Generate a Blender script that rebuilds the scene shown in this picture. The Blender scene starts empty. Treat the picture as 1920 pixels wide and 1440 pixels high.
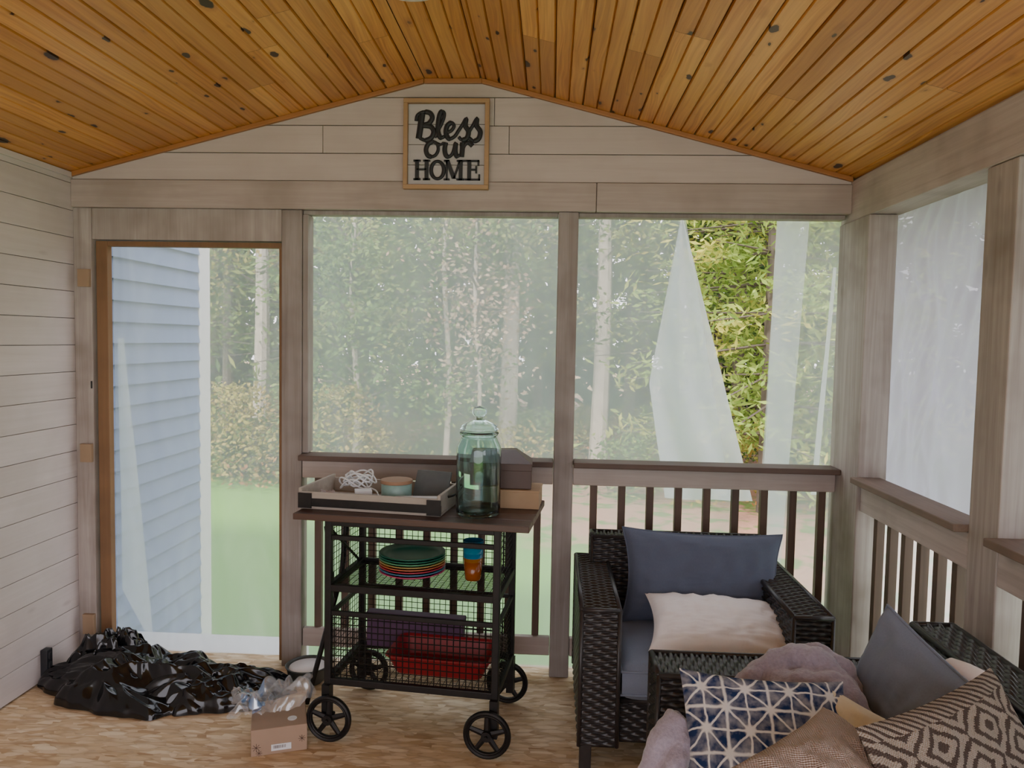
import bpy, math, random
import numpy as np
from mathutils import Matrix, Vector, noise
random.seed(7); rng=np.random.default_rng(7)
C=bpy.context; col=C.scene.collection
D=3.55; XL=-2.325; XR=1.349; ZE=2.392; H=1.6237
# ------------------------------------------------------------------ helpers
class MB:
    def __init__(s): s.v=[]; s.f=[]; s.m=[]; s.n=0; s.uv=None
    def add(s,vs,fs,mat=0,M=None):
        vs=np.asarray(vs,float).reshape(-1,3)
        if M is not None:
            A=np.array(M); vs=vs@A[:3,:3].T+A[:3,3]
        s.v.append(vs)
        for f in fs: s.f.append(tuple(i+s.n for i in f)); s.m.append(mat)
        s.n+=len(vs)
    def box(s,x0,x1,y0,y1,z0,z1,mat=0,M=None):
        s.add([(x0,y0,z0),(x1,y0,z0),(x1,y1,z0),(x0,y1,z0),(x0,y0,z1),(x1,y0,z1),(x1,y1,z1),(x0,y1,z1)],
              [(0,3,2,1),(4,5,6,7),(0,1,5,4),(1,2,6,5),(2,3,7,6),(3,0,4,7)],mat,M)
    def tube(s,pts,r,seg=8,mat=0,closed=False,M=None,flat=None):
        P=[Vector(p) for p in pts]; n=len(P); vs=[]; 
        up=Vector((0,0,1)); prev=None
        for i in range(n):
            a=P[i-1] if (i>0 or closed) else P[0]; b=P[(i+1)%n] if (i<n-1 or closed) else P[-1]
            t=(b-a).normalized() if (b-a).length>1e-9 else Vector((0,0,1))
            if prev is None:
                u=t.cross(up); u=u if u.length>.1 else t.cross(Vector((0,1,0)))
            else: u=prev-t*prev.dot(t)
            u.normalize(); prev=u; w=t.cross(u)
            rr=r[i] if hasattr(r,'__len__') else r
            for k in range(seg):
                an=2*math.pi*k/seg; d=u*math.cos(an)*rr+w*math.sin(an)*rr
                if flat: d=Vector((d.x*flat[0],d.y*flat[1],d.z*flat[2]))
                vs.append(tuple(P[i]+d))
        fs=[]
        for i in range(n if closed else n-1):
            j=(i+1)%n
            for k in range(seg):
                l=(k+1)%seg; fs.append((i*seg+k,i*seg+l,j*seg+l,j*seg+k))
        if not closed: fs.append(tuple(range(seg))[::-1]); fs.append(tuple((n-1)*seg+k for k in range(seg)))
        s.add(vs,fs,mat,M)
    def lathe(s,prof,c=(0,0,0),seg=40,mat=0,M=None):
        vs=[];fs=[];n=len(prof)
        for i in range(seg):
            a=2*math.pi*i/seg
            for r,z in prof: vs.append((c[0]+r*math.cos(a),c[1]+r*math.sin(a),c[2]+z))
        for i in range(seg):
            j=(i+1)%seg
            for k in range(n-1): fs.append((i*n+k,j*n+k,j*n+k+1,i*n+k+1))
        s.add(vs,fs,mat,M)
    def grid(s,G,mat=0,M=None,flip=False):
        a,b=G.shape[:2]; fs=[]
        for i in range(a-1):
            for j in range(b-1):
                q=(i*b+j,i*b+j+1,(i+1)*b+j+1,(i+1)*b+j); fs.append(q[::-1] if flip else q)
        s.add(G.reshape(-1,3),fs,mat,M)
    def obj(s,name,mats,smooth=False,bevel=0,parent=None,uv=None,weld=False):
        me=bpy.data.meshes.new(name); V=np.concatenate(s.v)
        me.from_pydata(V.tolist(),[],s.f)
        for m in mats: me.materials.append(m)
        me.polygons.foreach_set('material_index',s.m)
        if smooth: me.polygons.foreach_set('use_smooth',[True]*len(s.f))
        if uv is not None:
            L=me.uv_layers.new(name='UVMap'); idx=np.zeros(len(me.loops),int); me.loops.foreach_get('vertex_index',idx)
            L.data.foreach_set('uv',np.asarray(uv)[idx].astype(np.float32).ravel())
        me.update(); o=bpy.data.objects.new(name,me); col.objects.link(o)
        if bevel:
            b=o.modifiers.new('b','BEVEL'); b.width=bevel; b.segments=2; b.limit_method='ANGLE'
        if parent: o.parent=parent
        return o
def empty(name,loc=(0,0,0),rz=0):
    e=bpy.data.objects.new(name,None); e.location=loc; e.rotation_euler=(0,0,rz); e.empty_display_size=.1; col.objects.link(e); return e
def spline(pts,k=6,closed=False):
    P=[np.array(p,float) for p in pts]; n=len(P); out=[]
    R=range(n if closed else n-1)
    for i in R:
        if closed: p0,p1,p2,p3=P[(i-1)%n],P[i],P[(i+1)%n],P[(i+2)%n]
        else: p0,p1,p2,p3=P[max(i-1,0)],P[i],P[i+1],P[min(i+2,n-1)]
        for t in np.linspace(0,1,k,endpoint=False):
            out.append(.5*((2*p1)+(-p0+p2)*t+(2*p0-5*p1+4*p2-p3)*t*t+(-p0+3*p1-3*p2+p3)*t**3))
    if not closed: out.append(P[-1])
    return [tuple(p) for p in out]
# ------------------------------------------------------------------ node helpers
class NT:
    def __init__(s,name):
        s.m=bpy.data.materials.new(name); s.m.use_nodes=True; s.t=s.m.node_tree; s.t.nodes.clear()
        s.out=s.n('ShaderNodeOutputMaterial')
    def n(s,t,**k):
        x=s.t.nodes.new(t)
        for a,b in k.items(): setattr(x,a,b)
        return x
    def l(s,a,b): s.t.links.new(a,b)
    def put(s,sock,v):
        if v is None: return
        if hasattr(v,'default_value') or hasattr(v,'is_output'): s.l(v,sock)
        else:
            if sock.type=='RGBA' and len(v)==3: v=(*v,1)
            sock.default_value=v
    def math(s,op,a,b=None,c=None,clamp=False):
        x=s.n('ShaderNodeMath',operation=op,use_clamp=clamp); s.put(x.inputs[0],a); s.put(x.inputs[1],b); s.put(x.inputs[2],c); return x.outputs[0]
    def ramp(s,f,stops,interp='LINEAR'):
        x=s.n('ShaderNodeValToRGB'); x.color_ramp.interpolation=interp; e=x.color_ramp.elements
        while len(e)>1: e.remove(e[-1])
        e[0].position=stops[0][0]; c=stops[0][1]; e[0].color=(*c,1) if len(c)==3 else c
        for p,c in stops[1:]:
            q=e.new(p); q.color=(*c,1) if len(c)==3 else c
        s.put(x.inputs[0],f); return x.outputs[0]
    def mix(s,f,a,b,mode='MIX'):
        x=s.n('ShaderNodeMix',data_type='RGBA',blend_type=mode); s.put(x.inputs[0],f); s.put(x.inputs[6],a); s.put(x.inputs[7],b); return x.outputs[2]
    def coord(s,which='Object'): return s.n('ShaderNodeTexCoord').outputs[which]
    def mapping(s,v,scale=(1,1,1),loc=(0,0,0),rot=(0,0,0)):
        x=s.n('ShaderNodeMapping'); s.put(x.inputs[0],v); s.put(x.inputs[1],loc); x.inputs[2].default_value=rot; x.inputs[3].default_value=scale; return x.outputs[0]
    def noise(s,v,scale=5,detail=4,rough=.5,dist=0,out=0):
        x=s.n('ShaderNodeTexNoise'); s.put(x.inputs['Vector'],v); x.inputs['Scale'].default_value=scale; x.inputs['Detail'].default_value=detail; x.inputs['Roughness'].default_value=rough; x.inputs['Distortion'].default_value=dist; return x.outputs[out]
    def vor(s,v,scale=5,feature='F1'):
        x=s.n('ShaderNodeTexVoronoi',feature=feature); s.put(x.inputs['Vector'],v); x.inputs['Scale'].default_value=scale; return x
    def island(s): return s.n('ShaderNodeNewGeometry').outputs['Random Per Island']
    def vadd(s,a,b):
        x=s.n('ShaderNodeVectorMath',operation='ADD'); s.put(x.inputs[0],a); s.put(x.inputs[1],b); return x.outputs[0]
    def xyz(s,x,y,z=0.):
        q=s.n('ShaderNodeCombineXYZ'); s.put(q.inputs[0],x); s.put(q.inputs[1],y); s.put(q.inputs[2],z); return q.outputs[0]
    def sep(s,v):
        q=s.n('ShaderNodeSeparateXYZ'); s.put(q.inputs[0],v); return q.outputs
    def bump(s,h,st=.3,d=.01):
        x=s.n('ShaderNodeBump'); s.put(x.inputs['Height'],h); x.inputs['Strength'].default_value=st; x.inputs['Distance'].default_value=d; return x.outputs[0]
    def bsdf(s,color,rough=.6,normal=None,metal=0,spec=.5,link=True,**k):
        x=s.n('ShaderNodeBsdfPrincipled'); s.put(x.inputs['Base Color'],color); s.put(x.inputs['Roughness'],rough); s.put(x.inputs['Normal'],normal) if normal is not None else None
        x.inputs['Metallic'].default_value=metal; x.inputs['Specular IOR Level'].default_value=spec
        for a,b in k.items(): s.put(x.inputs[a.replace('_',' ')],b)
        if link: s.l(x.outputs[0],s.out.inputs[0])
        return x.outputs[0]
def plain(name,c,rough=.6,metal=0,var=.12,scale=30,bump=0,spec=.5,**k):
    t=NT(name); n=t.noise(t.coord(),scale,2)
    cc=t.mix(n,tuple(x*(1-var) for x in c),tuple(min(1,x*(1+var)) for x in c))
    t.bsdf(cc,rough,t.bump(n,bump,.003) if bump else None,metal,spec,**k); return t.m
def painted_wood(name,base,dark,axis='X',weather=.25,rough=.65):
    t=NT(name); co=t.coord(); r=t.island()
    off=t.xyz(t.math('MULTIPLY',r,13.),t.math('MULTIPLY',r,7.),t.math('MULTIPLY',r,5.))
    co2=t.vadd(co,off)
    sc={'X':(1.5,40,40),'Y':(40,1.5,40),'Z':(40,40,1.5)}[axis]
    g=t.noise(t.mapping(co2,sc),1.,4,.65,.6)
    big=t.noise(co2,3.,3,.6)
    f=t.ramp(g,[(.3,(0,0,0)),(.75,(1,1,1))])
    f2=t.math('MULTIPLY',f,weather)
    c=t.mix(f2,base,dark)
    patch=t.ramp(big,[(.45,(0,0,0)),(.7,(1,1,1))]); c=t.mix(t.math('MULTIPLY',patch,weather),c,dark)
    vv=t.vor(t.mapping(co2,{'X':(2.2,6,6),'Y':(6,2.2,6),'Z':(6,6,2.2)}[axis]),1.)
    kn=t.ramp(vv.outputs['Distance'],[(.03,(1,1,1)),(.09,(0,0,0))]); c=t.mix(t.math('MULTIPLY',kn,.3),c,tuple(x*.55 for x in dark))
    c=t.mix(t.math('MULTIPLY',r,.35),c,tuple(x*.86 for x in base))
    t.bsdf(c,rough); return t.m
# ------------------------------------------------------------------ materials
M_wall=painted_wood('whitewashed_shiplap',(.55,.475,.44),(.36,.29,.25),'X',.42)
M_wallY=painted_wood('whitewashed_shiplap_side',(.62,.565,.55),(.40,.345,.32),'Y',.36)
M_gap=plain('dark_gap',(.045,.04,.035),.9)
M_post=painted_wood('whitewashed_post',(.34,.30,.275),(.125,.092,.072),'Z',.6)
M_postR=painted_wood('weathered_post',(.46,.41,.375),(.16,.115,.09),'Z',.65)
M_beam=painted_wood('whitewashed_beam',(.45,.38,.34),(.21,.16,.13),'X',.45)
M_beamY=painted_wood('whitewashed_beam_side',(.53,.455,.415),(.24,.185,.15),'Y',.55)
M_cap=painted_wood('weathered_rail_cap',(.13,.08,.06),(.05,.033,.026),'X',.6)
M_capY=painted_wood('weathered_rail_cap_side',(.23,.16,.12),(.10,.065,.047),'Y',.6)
M_bal=painted_wood('weathered_baluster',(.13,.08,.056),(.055,.036,.027),'Z',.6)
M_doorwood=painted_wood('stained_door_frame',(.24,.125,.055),(.11,.06,.03),'Z',.5)
M_shim=painted_wood('raw_wood_block',(.34,.23,.14),(.22,.14,.08),'Z',.3)
def pine_ceiling(name):
    t=NT(name); co=t.coord(); r=t.island(); s=t.sep(co)
    y=t.math('ADD',s[1],t.math('MULTIPLY',r,37.)); x=t.math('ADD',s[0],t.math('MULTIPLY',r,.7))
    p=t.xyz(x,y)
    wn=t.n('ShaderNodeVectorMath',operation='SCALE'); t.l(t.noise(p,30.,2,out=1),wn.inputs[0]); wn.inputs[3].default_value=.018; pw_=t.vadd(p,wn.outputs[0])
    def knots(sx,sy,loc,pw,amp,ch):
        kv=t.vor(t.mapping(pw_,(sx,sy,1),loc),1.); kc=t.sep(kv.outputs['Color'])
        k1=t.math('SUBTRACT',t.math('MULTIPLY',t.math('POWER',kc[ch],pw),amp),kv.outputs['Distance'])
        return t.ramp(t.math('MULTIPLY_ADD',k1,12.,.5),[(.40,(0,0,0)),(.70,(1,1,1))]), t.ramp(t.math('MULTIPLY_ADD',k1,5.,.5),[(.0,(0,0,0)),(.6,(1,1,1))])
    knot,halo=knots(8.5,3.6,(0,0,0),1.7,.175,0)
    knot2,halo2=knots(15,6.5,(3.1,1.7,0),2.1,.20,1)
    xx=t.math('ADD',x,t.math('MULTIPLY',t.noise(t.mapping(p,(4,1.1,1)),1.,2),.10))
    g=t.noise(t.xyz(t.math('MULTIPLY',xx,90.),t.math('MULTIPLY',y,1.8)),1.,3,.6,.3)
    g2=t.noise(t.mapping(p,(7,.7,1)),1.,2)
    c=t.mix(t.ramp(g,[(.32,(0,0,0)),(.68,(1,1,1))]),(.80,.36,.085),(.48,.175,.036))
    c=t.mix(t.math('MULTIPLY',t.ramp(g2,[(.4,(0,0,0)),(.7,(1,1,1))]),.55),c,(.90,.50,.165))
    c=t.mix(t.math('MULTIPLY',r,.62),c,(.32,.115,.028))
    c=t.mix(t.math('MULTIPLY',halo,.5),c,(.26,.075,.016)); c=t.mix(t.math('MULTIPLY',halo2,.35),c,(.26,.08,.016))
    c=t.mix(knot,c,(.042,.017,.009)); c=t.mix(knot2,c,(.055,.020,.010))
    t.bsdf(c,.38,spec=.4); return t.m
M_ceil=pine_ceiling('knotty_pine')
M_trimo=painted_wood('pine_trim',(.40,.165,.045),(.26,.10,.025),'X',.4,.4)
def osb(name):
    t=NT(name); co=t.coord(); c=None
    warp=t.n('ShaderNodeVectorMath',operation='SCALE'); t.l(t.noise(co,5.,2,out=1),warp.inputs[0]); warp.inputs[3].default_value=.02
    co=t.vadd(co,warp.outputs[0])
    cols=[((.57,.40,.22),(.76,.59,.38)),((.66,.49,.30),(.84,.68,.47)),((.44,.27,.13),(.70,.52,.31)),((.60,.42,.24),(.88,.74,.53))]
    hs=None
    for i,(rot,sc) in enumerate([(0.5,(11,36,1)),(1.45,(12,40,1)),(-.5,(11,44,1)),(2.3,(13,46,1))]):
        v=t.vor(t.mapping(co,sc,(i*3.3,i*1.7,0),(0,0,rot)),1.); cc=t.sep(v.outputs['Color'])
        k=t.mix(cc[0],cols[i][0],cols[i][1])
        k=t.mix(t.ramp(v.outputs['Distance'],[(.5,(0,0,0)),(.8,(.45,.45,.45))]),k,(.30,.17,.08))
        if c is None: c=k; hs=cc[2]
        else:
            mk=t.math('GREATER_THAN',cc[1],.58); c=t.mix(mk,c,k); hs=t.mix(mk,hs,cc[2])
    c=t.mix(t.math('MULTIPLY',t.noise(co,60.,3,.7),.3),c,(.42,.27,.14))
    t.bsdf(c,.6,t.bump(hs,.25,.002)); return t.m
M_osb=osb('osb_panel')
def film(name,tr,col,dif=.25,gloss=.06,foldscale=3.,cvar=.25):
    t=NT(name); co=t.coord()
    a=t.n('ShaderNodeBsdfTransparent'); b=t.n('ShaderNodeBsdfTranslucent'); d=t.n('ShaderNodeBsdfDiffuse'); g=t.n('ShaderNodeBsdfGlossy'); g.inputs['Roughness'].default_value=.35
    for q in (b,d): q.inputs[0].default_value=(*col,1)
    m1=t.n('ShaderNodeMixShader'); m1.inputs[0].default_value=dif; t.l(b.outputs[0],m1.inputs[1]); t.l(d.outputs[0],m1.inputs[2])
    sh=m1.outputs[0]
    if gloss>.03:
        m3=t.n('ShaderNodeMixShader'); m3.inputs[0].default_value=gloss; t.l(m1.outputs[0],m3.inputs[1]); t.l(g.outputs[0],m3.inputs[2]); sh=m3.outputs[0]
    n=t.noise(t.mapping(co,(foldscale,foldscale,foldscale*.35)),1.,2,.6,.8)
    f=t.math('MULTIPLY_ADD',t.math('SUBTRACT',n,.5),cvar,1-tr,clamp=True)
    m2=t.n('ShaderNodeMixShader'); t.l(f,m2.inputs[0]); t.l(a.outputs[0],m2.inputs[1]); t.l(sh,m2.inputs[2]); t.l(m2.outputs[0],t.out.inputs[0]); return t.m
M_film=film('milky_plastic',.61,(.80,.89,.93),.15,.02)
M_film2=film('folded_plastic',.42,(.88,.93,.98),.15,.02)
M_film3=film('doubled_plastic',.22,(.90,.93,1.0),.15,.02)
M_cloth=film('white_tarp',.08,(.40,.405,.48),.3,.0,2.5,.10)
M_vinyl=plain('blue_vinyl_siding',(.19,.25,.42),.5,var=.05)
M_white=plain('white_vinyl',(.8,.8,.8),.5,var=.04)
M_iron=plain('black_iron',(.020,.018,.017),.5,.6,.3)
M_darkwood=painted_wood('walnut_top',(.085,.042,.026),(.03,.016,.012),'X',.6,.4)
M_wick=plain('dark_wicker',(.024,.020,.020),.38,var=.35,scale=60)
M_blue=plain('slate_blue_fabric',(.100,.118,.172),.85,var=.1,scale=200,spec=.2,Sheen_Weight=.12)
M_blue2=plain('grey_blue_fabric',(.185,.215,.29),.85,var=.1,scale=200,spec=.2,Sheen_Weight=.12)
M_cream=plain('cream_fabric',(.86,.81,.80),.9,var=.03,scale=150,spec=.2)
M_yellow=plain('butter_fabric',(.70,.62,.46),.9,var=.05,scale=150,spec=.2)
M_fleece=plain('lilac_fleece',(.34,.30,.37),1.,var=.25,scale=120,bump=.8,spec=.1,Sheen_Weight=.5)
M_bag=plain('black_plastic',(.006,.006,.007),.13,var=.2,bump=0,scale=8)
# ------------------------------------------------------------------ ROOM
YB=-2.6
mb=MB()
mb.box(XL-.1,XR+.15,YB,3.68,-.02,0)
mb.obj('floor',[M_osb])
mb=MB(); mb.box(XL-.12,XL-.014,YB,3.64,-.02,2.52,1)
z=0.01; k=0
while z<2.5:
    js=[YB]+sorted([random.uniform(YB+.5,1.6)])+[3.64]
    for a,b in zip(js[:-1],js[1:]): mb.box(XL-.016,XL,a+.001,b-.001,z,min(z+.1270,2.5),0)
    z+=.1295; k+=1
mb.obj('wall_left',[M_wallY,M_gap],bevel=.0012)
def zc(x): return min(2.83,ZE+(x-XL)*.2569,ZE+(XR-x)*.2578)
def clip_board(mb,x0,x1,z0,z1,y0,y1,mat):
    xs=sorted(set([x0,x1]+[x for x in (-.62,-.35) if x0<x<x1]+[x for zz in (z0,z1) for x in (XL+(zz-ZE)/.2569,XR-(zz-ZE)/.2578) if x0<x<x1]))
    top=[(x,min(z1,max(z0,zc(x)))) for x in xs]
    xs2=[p for p in top if p[1]>z0+1e-4]
    if len(xs2)<1: return
    lo=min(x for x,zz in top if zc(x)>=z0-1e-6); hi=max(x for x,zz in top if zc(x)>=z0-1e-6)
    poly=[(lo,z0),(hi,z0)]+[(x,zz) for x,zz in reversed(top) if lo<=x<=hi and zz>z0+1e-4]
    n=len(poly)
    vs=[(x,y0,zz) for x,zz in poly]+[(x,y1,zz) for x,zz in poly]
    fs=[tuple(range(n)),tuple(range(n,2*n))[::-1]]+[(i,i+n,(i+1)%n+n,(i+1)%n) for i in range(n)]
    mb.add(vs,fs,mat)
mb=MB()
clip_board(mb,XL,XR,2.30,2.9,D+.016,D+.09,1)
z=2.358; js=[[-.32],[-1.10,-.22,],[-.29],[-1.0]]
for i in range(4):
    z1=z+.129; xs=[XL]+js[i]+[XR]
    for a,b in zip(xs[:-1],xs[1:]): clip_board(mb,a+.0015,b-.0015,z+.004,z1,D,D+.018,0)
    z=z1
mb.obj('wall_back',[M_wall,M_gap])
mb=MB()
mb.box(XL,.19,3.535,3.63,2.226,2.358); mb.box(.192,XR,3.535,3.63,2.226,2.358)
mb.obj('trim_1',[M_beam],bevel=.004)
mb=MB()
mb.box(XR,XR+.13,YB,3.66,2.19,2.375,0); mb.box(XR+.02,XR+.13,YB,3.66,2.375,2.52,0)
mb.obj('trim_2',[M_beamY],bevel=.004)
mb=MB()
prof=[(0,.013),(.0045,.0),(.061,0),(.0655,.009),(.070,0),(.1262,0),(.1310,.013)]
def ceil_run(p0,p1):
    dx,dz=p1[0]-p0[0],p1[1]-p0[1]; L=math.hypot(dx,dz); ux,uz=dx/L,dz/L; nx,nz=-uz,ux
    if nz<0: nx,nz=-nx,-nz
    s=0
    while s<L-.004:
        ys=[YB]; 
        while ys[-1]<3.2: ys.append(ys[-1]+random.uniform(1.2,3.6))
        ys[-1]=3.56; ys=[y for y in ys if y<3.2]+[3.56]
        for a,b in zip(ys[:-1],ys[1:]):
            vs=[]
            for yy in (a+.0008,b-.0008):
                for q,dn in prof:
                    qq=min(s+q,L); vs.append((p0[0]+ux*qq+nx*dn,yy,p0[1]+uz*qq+nz*dn))
            n=len(prof); fs=[(i,i+1,n+i+1,n+i) for i in range(n-1)]
            mb.add(vs,fs,0)
        s+=.1325
ceil_run((XL-.01,ZE-.003),(-.62,2.83)); ceil_run((-.62,2.83),(-.35,2.83)); ceil_run((XR+.05,ZE-.013),(-.35,2.83))
mb.obj('ceiling',[M_ceil])
mb=MB()
for p,q in (((XL-.5,ZE-.10),(-.485,2.90)),((-.485,2.90),(XR+.6,ZE-.12))):
    mb.add([(p[0],YB,p[1]),(q[0],YB,q[1]),(q[0],3.9,q[1]),(p[0],3.9,p[1]),(p[0],YB,p[1]+.06),(q[0],YB,q[1]+.06),(q[0],3.9,q[1]+.06),(p[0],3.9,p[1]+.06)],
       [(0,3,2,1),(4,5,6,7),(0,1,5,4),(1,2,6,5),(2,3,7,6),(3,0,4,7)],0)
mb.obj('light_block_roof',[M_gap])  # unseen slabs added over the ceiling boards to block light
mb=MB()
def trimseg(p,q,w=.022,y0=3.530,y1=3.55):
    mb.add([(p[0],y0,p[1]-w),(q[0],y0,q[1]-w),(q[0],y1,q[1]-w),(p[0],y1,p[1]-w),(p[0],y0,p[1]),(q[0],y0,q[1]),(q[0],y1,q[1]),(p[0],y1,p[1])],
       [(0,3,2,1),(4,5,6,7),(0,1,5,4),(1,2,6,5),(2,3,7,6),(3,0,4,7)],0)
trimseg((XL,ZE),(-.62,2.83)); trimseg((-.62,2.83),(-.35,2.83)); trimseg((-.35,2.83),(XR,ZE))
mb.obj('trim_3',[M_trimo],bevel=.003)
mb=MB(); mb.box(XL,XL+.012,YB,3.53,ZE-.028,ZE-.002); mb.obj('trim_4',[M_wallY],bevel=.002)
def post(name,x0,x1,y0,y1,z0=0,z1=2.225,m=M_post):
    b=MB(); b.box(x0,x1,y0,y1,z0,z1); return b.obj(name,[m],bevel=.005)
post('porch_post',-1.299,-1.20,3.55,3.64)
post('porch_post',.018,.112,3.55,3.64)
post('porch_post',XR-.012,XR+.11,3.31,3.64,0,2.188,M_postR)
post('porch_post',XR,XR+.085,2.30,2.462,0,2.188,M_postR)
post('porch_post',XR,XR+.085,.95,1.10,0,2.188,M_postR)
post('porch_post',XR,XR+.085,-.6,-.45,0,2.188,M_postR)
mb=MB(); mb.box(-1.199,-1.172,3.56,3.64,1.06,2.204); mb.box(-1.199,.017,3.57,3.63,2.205,2.225); mb.box(.113,XR-.013,3.57,3.63,2.205,2.225)
mb.obj('trim_5',[M_post],bevel=.003)
door=empty('door_1')
mb=MB()
mb.box(XL,-2.235,3.55,3.64,0,2.226); mb.box(-2.235,-1.299,3.555,3.64,2.075,2.226)
mb.obj('casing',[M_postR],bevel=.004,parent=door)
mb=MB()
mb.box(-2.225,-2.168,3.57,3.61,.02,2.07); mb.box(-2.168,-1.305,3.57,3.61,2.045,2.07); mb.box(-1.318,-1.30,3.57,3.61,.02,2.05)
mb.obj('door_frame',[M_doorwood],bevel=.003,parent=door)
mb=MB()
for z0,z1 in ((1.845,1.93),(.99,1.08),(.13,.23)): mb.box(-2.295,-2.238,3.53,3.551,z0,z1)
mb.obj('hinge_block',[M_shim],bevel=.002,parent=door)
mb=MB(); mb.box(-2.245,-2.236,3.552,3.568,1.34,1.40); mb.tube([(-2.24,3.545,1.352),(-2.24,3.545,1.388)],.004)
mb.obj('latch',[M_iron],parent=door)
mb=MB(); mb.box(-2.3,-1.3,3.705,3.98,-.16,-.03,0); mb.obj('doorstep',[M_white],bevel=.004)
def railing_back():
    r=empty('porch_railing')
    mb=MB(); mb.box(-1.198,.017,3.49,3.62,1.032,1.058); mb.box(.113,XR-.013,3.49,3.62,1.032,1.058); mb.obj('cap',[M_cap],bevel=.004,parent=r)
    mb=MB(); mb.box(-1.198,.017,3.555,3.585,.94,1.031); mb.box(.113,XR-.013,3.555,3.585,.94,1.031)
    mb.box(-1.198,.017,3.565,3.60,.10,.19); mb.box(.113,XR-.013,3.565,3.60,.10,.19); mb.obj('stringers',[M_beam],bevel=.004,parent=r)
    mb=MB(); x=-1.13
    while x<1.3:
        if not(-.03<x<.13): mb.box(x-.017,x+.017,3.588,3.622,.12,1.02)
        x+=.1345
    mb.obj('balusters',[M_bal],bevel=.002,parent=r)
railing_back()
def railing_side(y0,y1):
    r=empty('porch_railing')
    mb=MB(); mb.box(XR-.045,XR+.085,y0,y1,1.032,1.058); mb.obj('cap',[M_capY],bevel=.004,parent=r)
    mb=MB(); mb.box(XR+.002,XR+.032,y0,y1,.91,1.031); mb.box(XR+.012,XR+.045,y0,y1,.10,.19); mb.obj('stringers',[M_beamY],bevel=.004,parent=r)
    mb=MB(); y=y1-.09
    while y>y0+.03:
        mb.box(XR+.034,XR+.068,y-.017,y+.017,.12,1.02); y-=.125
    mb.obj('balusters',[M_bal],bevel=.002,parent=r)
railing_side(2.463,3.309); railing_side(1.101,2.299); railing_side(-.449,.949)
mb=MB(); mb.box(-.02+XL,XR+.13,3.69,3.70,-.32,-.02); mb.box(XR+.16,XR+.19,YB,3.7,-.32,-.02); mb.obj('deck_rim',[M_beam])
def sheet(name,mat,P,nu=50,nv=50,amp=.012,seed=0,parent=None,wr=0):
    P=[np.array(p,float) for p in P]; u=np.linspace(0,1,nu)[:,None,None]; v=np.linspace(0,1,nv)[None,:,None]
    G=(1-u)*(1-v)*P[0]+u*(1-v)*P[1]+u*v*P[2]+(1-u)*v*P[3]
    n=np.cross(P[1]-P[0],P[3]-P[0]); n/=np.linalg.norm(n)
    for i in range(nu):
        for j in range(nv):
            q=Vector(G[i,j])*1.; w=noise.noise(Vector((q.x*5+seed,q.y*5,q.z*1.2)))+.4*noise.noise(Vector((q.x*14+seed,q.y*14,q.z*3)))
            if wr:
                q2=q+Vector((0,.25*q.z+noise.noise(q*2.)*.2,0)); w+=wr*(abs(noise.noise(Vector((seed,q2.y*9,q2.z*2.2))))*1.2+.5*abs(noise.noise(Vector((seed,q2.y*20,q2.z*5)))))
            G[i,j]+=n*amp*w
    b=MB(); b.grid(G); return b.obj(name,[mat],smooth=True,parent=parent)
Y1=3.660
M_filmd=film('door_plastic',.66,(.88,.92,.95),.15,.02,4.,.3)
sheet('plastic_sheeting',M_filmd,[(-2.20,Y1+.01,-.02),(-1.27,Y1+.01,-.02),(-1.27,Y1+.01,2.08),(-2.20,Y1+.01,2.08)],60,80,.014,3)
sheet('plastic_sheeting',M_film2,[(-2.19,Y1+.035,.3),(-2.02,Y1+.035,0.),(-2.16,Y1+.035,1.6),(-2.19,Y1+.035,1.6)],20,50,.012,4)
sheet('plastic_sheeting',M_film,[(-1.24,Y1,.0),(.07,Y1,.0),(.07,Y1,2.24),(-1.24,Y1,2.24)],50,50,.005,5)
sheet('plastic_sheeting',M_film,[(.075,Y1,.0),(1.05,Y1,.0),(.62,Y1,2.24),(.075,Y1,2.24)],60,70,.006,8)
b=MB()
def flapx(z):
    tz=(2.22-z)/1.3
    l=.602-.125*min(1,tz/.61)+(.0 if tz<.61 else (tz-.61)*.22); r=.618+.36*tz; return l,r
G=np.zeros((40,60,3))
for j in range(60):
    z=2.22-1.36*j/59; l,r=flapx(z)
    for i in range(40):
        f=i/39; G[i,j]=(l+(r-l)*f,Y1+.03+.02*math.sin(f*11+z*2)*(1-f)+.008*noise.noise(Vector((f*6,z*3,2))),z)
b.grid(G); b.obj('plastic_sheeting',[M_film3],smooth=True)
sheet('plastic_sheeting',M_film,[(1.00,Y1,.0),(1.36,Y1,.0),(1.36,Y1,2.24),(1.055,Y1,2.24)],30,60,.01,21)
sheet('plastic_sheeting',M_film2,[(1.03,Y1+.03,.0),(1.12,Y1+.03,.0),(1.21,Y1+.03,2.22),(1.057,Y1+.03,2.22)],20,60,.012,26)
sheet('plastic_sheeting',M_film3,[(1.27,Y1+.03,.9),(1.30,Y1+.03,.9),(1.35,Y1+.03,2.0),(1.335,Y1+.03,2.0)],10,60,.012,27)
X1=XR+.145
sheet('fabric_screen',M_cloth,[(X1,3.40,1.0),(X1,2.42,1.0),(X1,2.42,2.2),(X1,3.40,2.2)],90,90,.016,31,None,1.9)
sheet('fabric_screen',M_cloth,[(X1,2.35,1.0),(X1,1.05,1.0),(X1,1.05,2.2),(X1,2.35,2.2)],90,70,.016,35,None,1.9)
sheet('plastic_sheeting',M_film2,[(X1+.02,3.6,.0),(X1+.02,1.05,.0),(X1+.02,1.05,1.0),(X1+.02,3.6,1.0)],60,30,.008,38)
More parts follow.
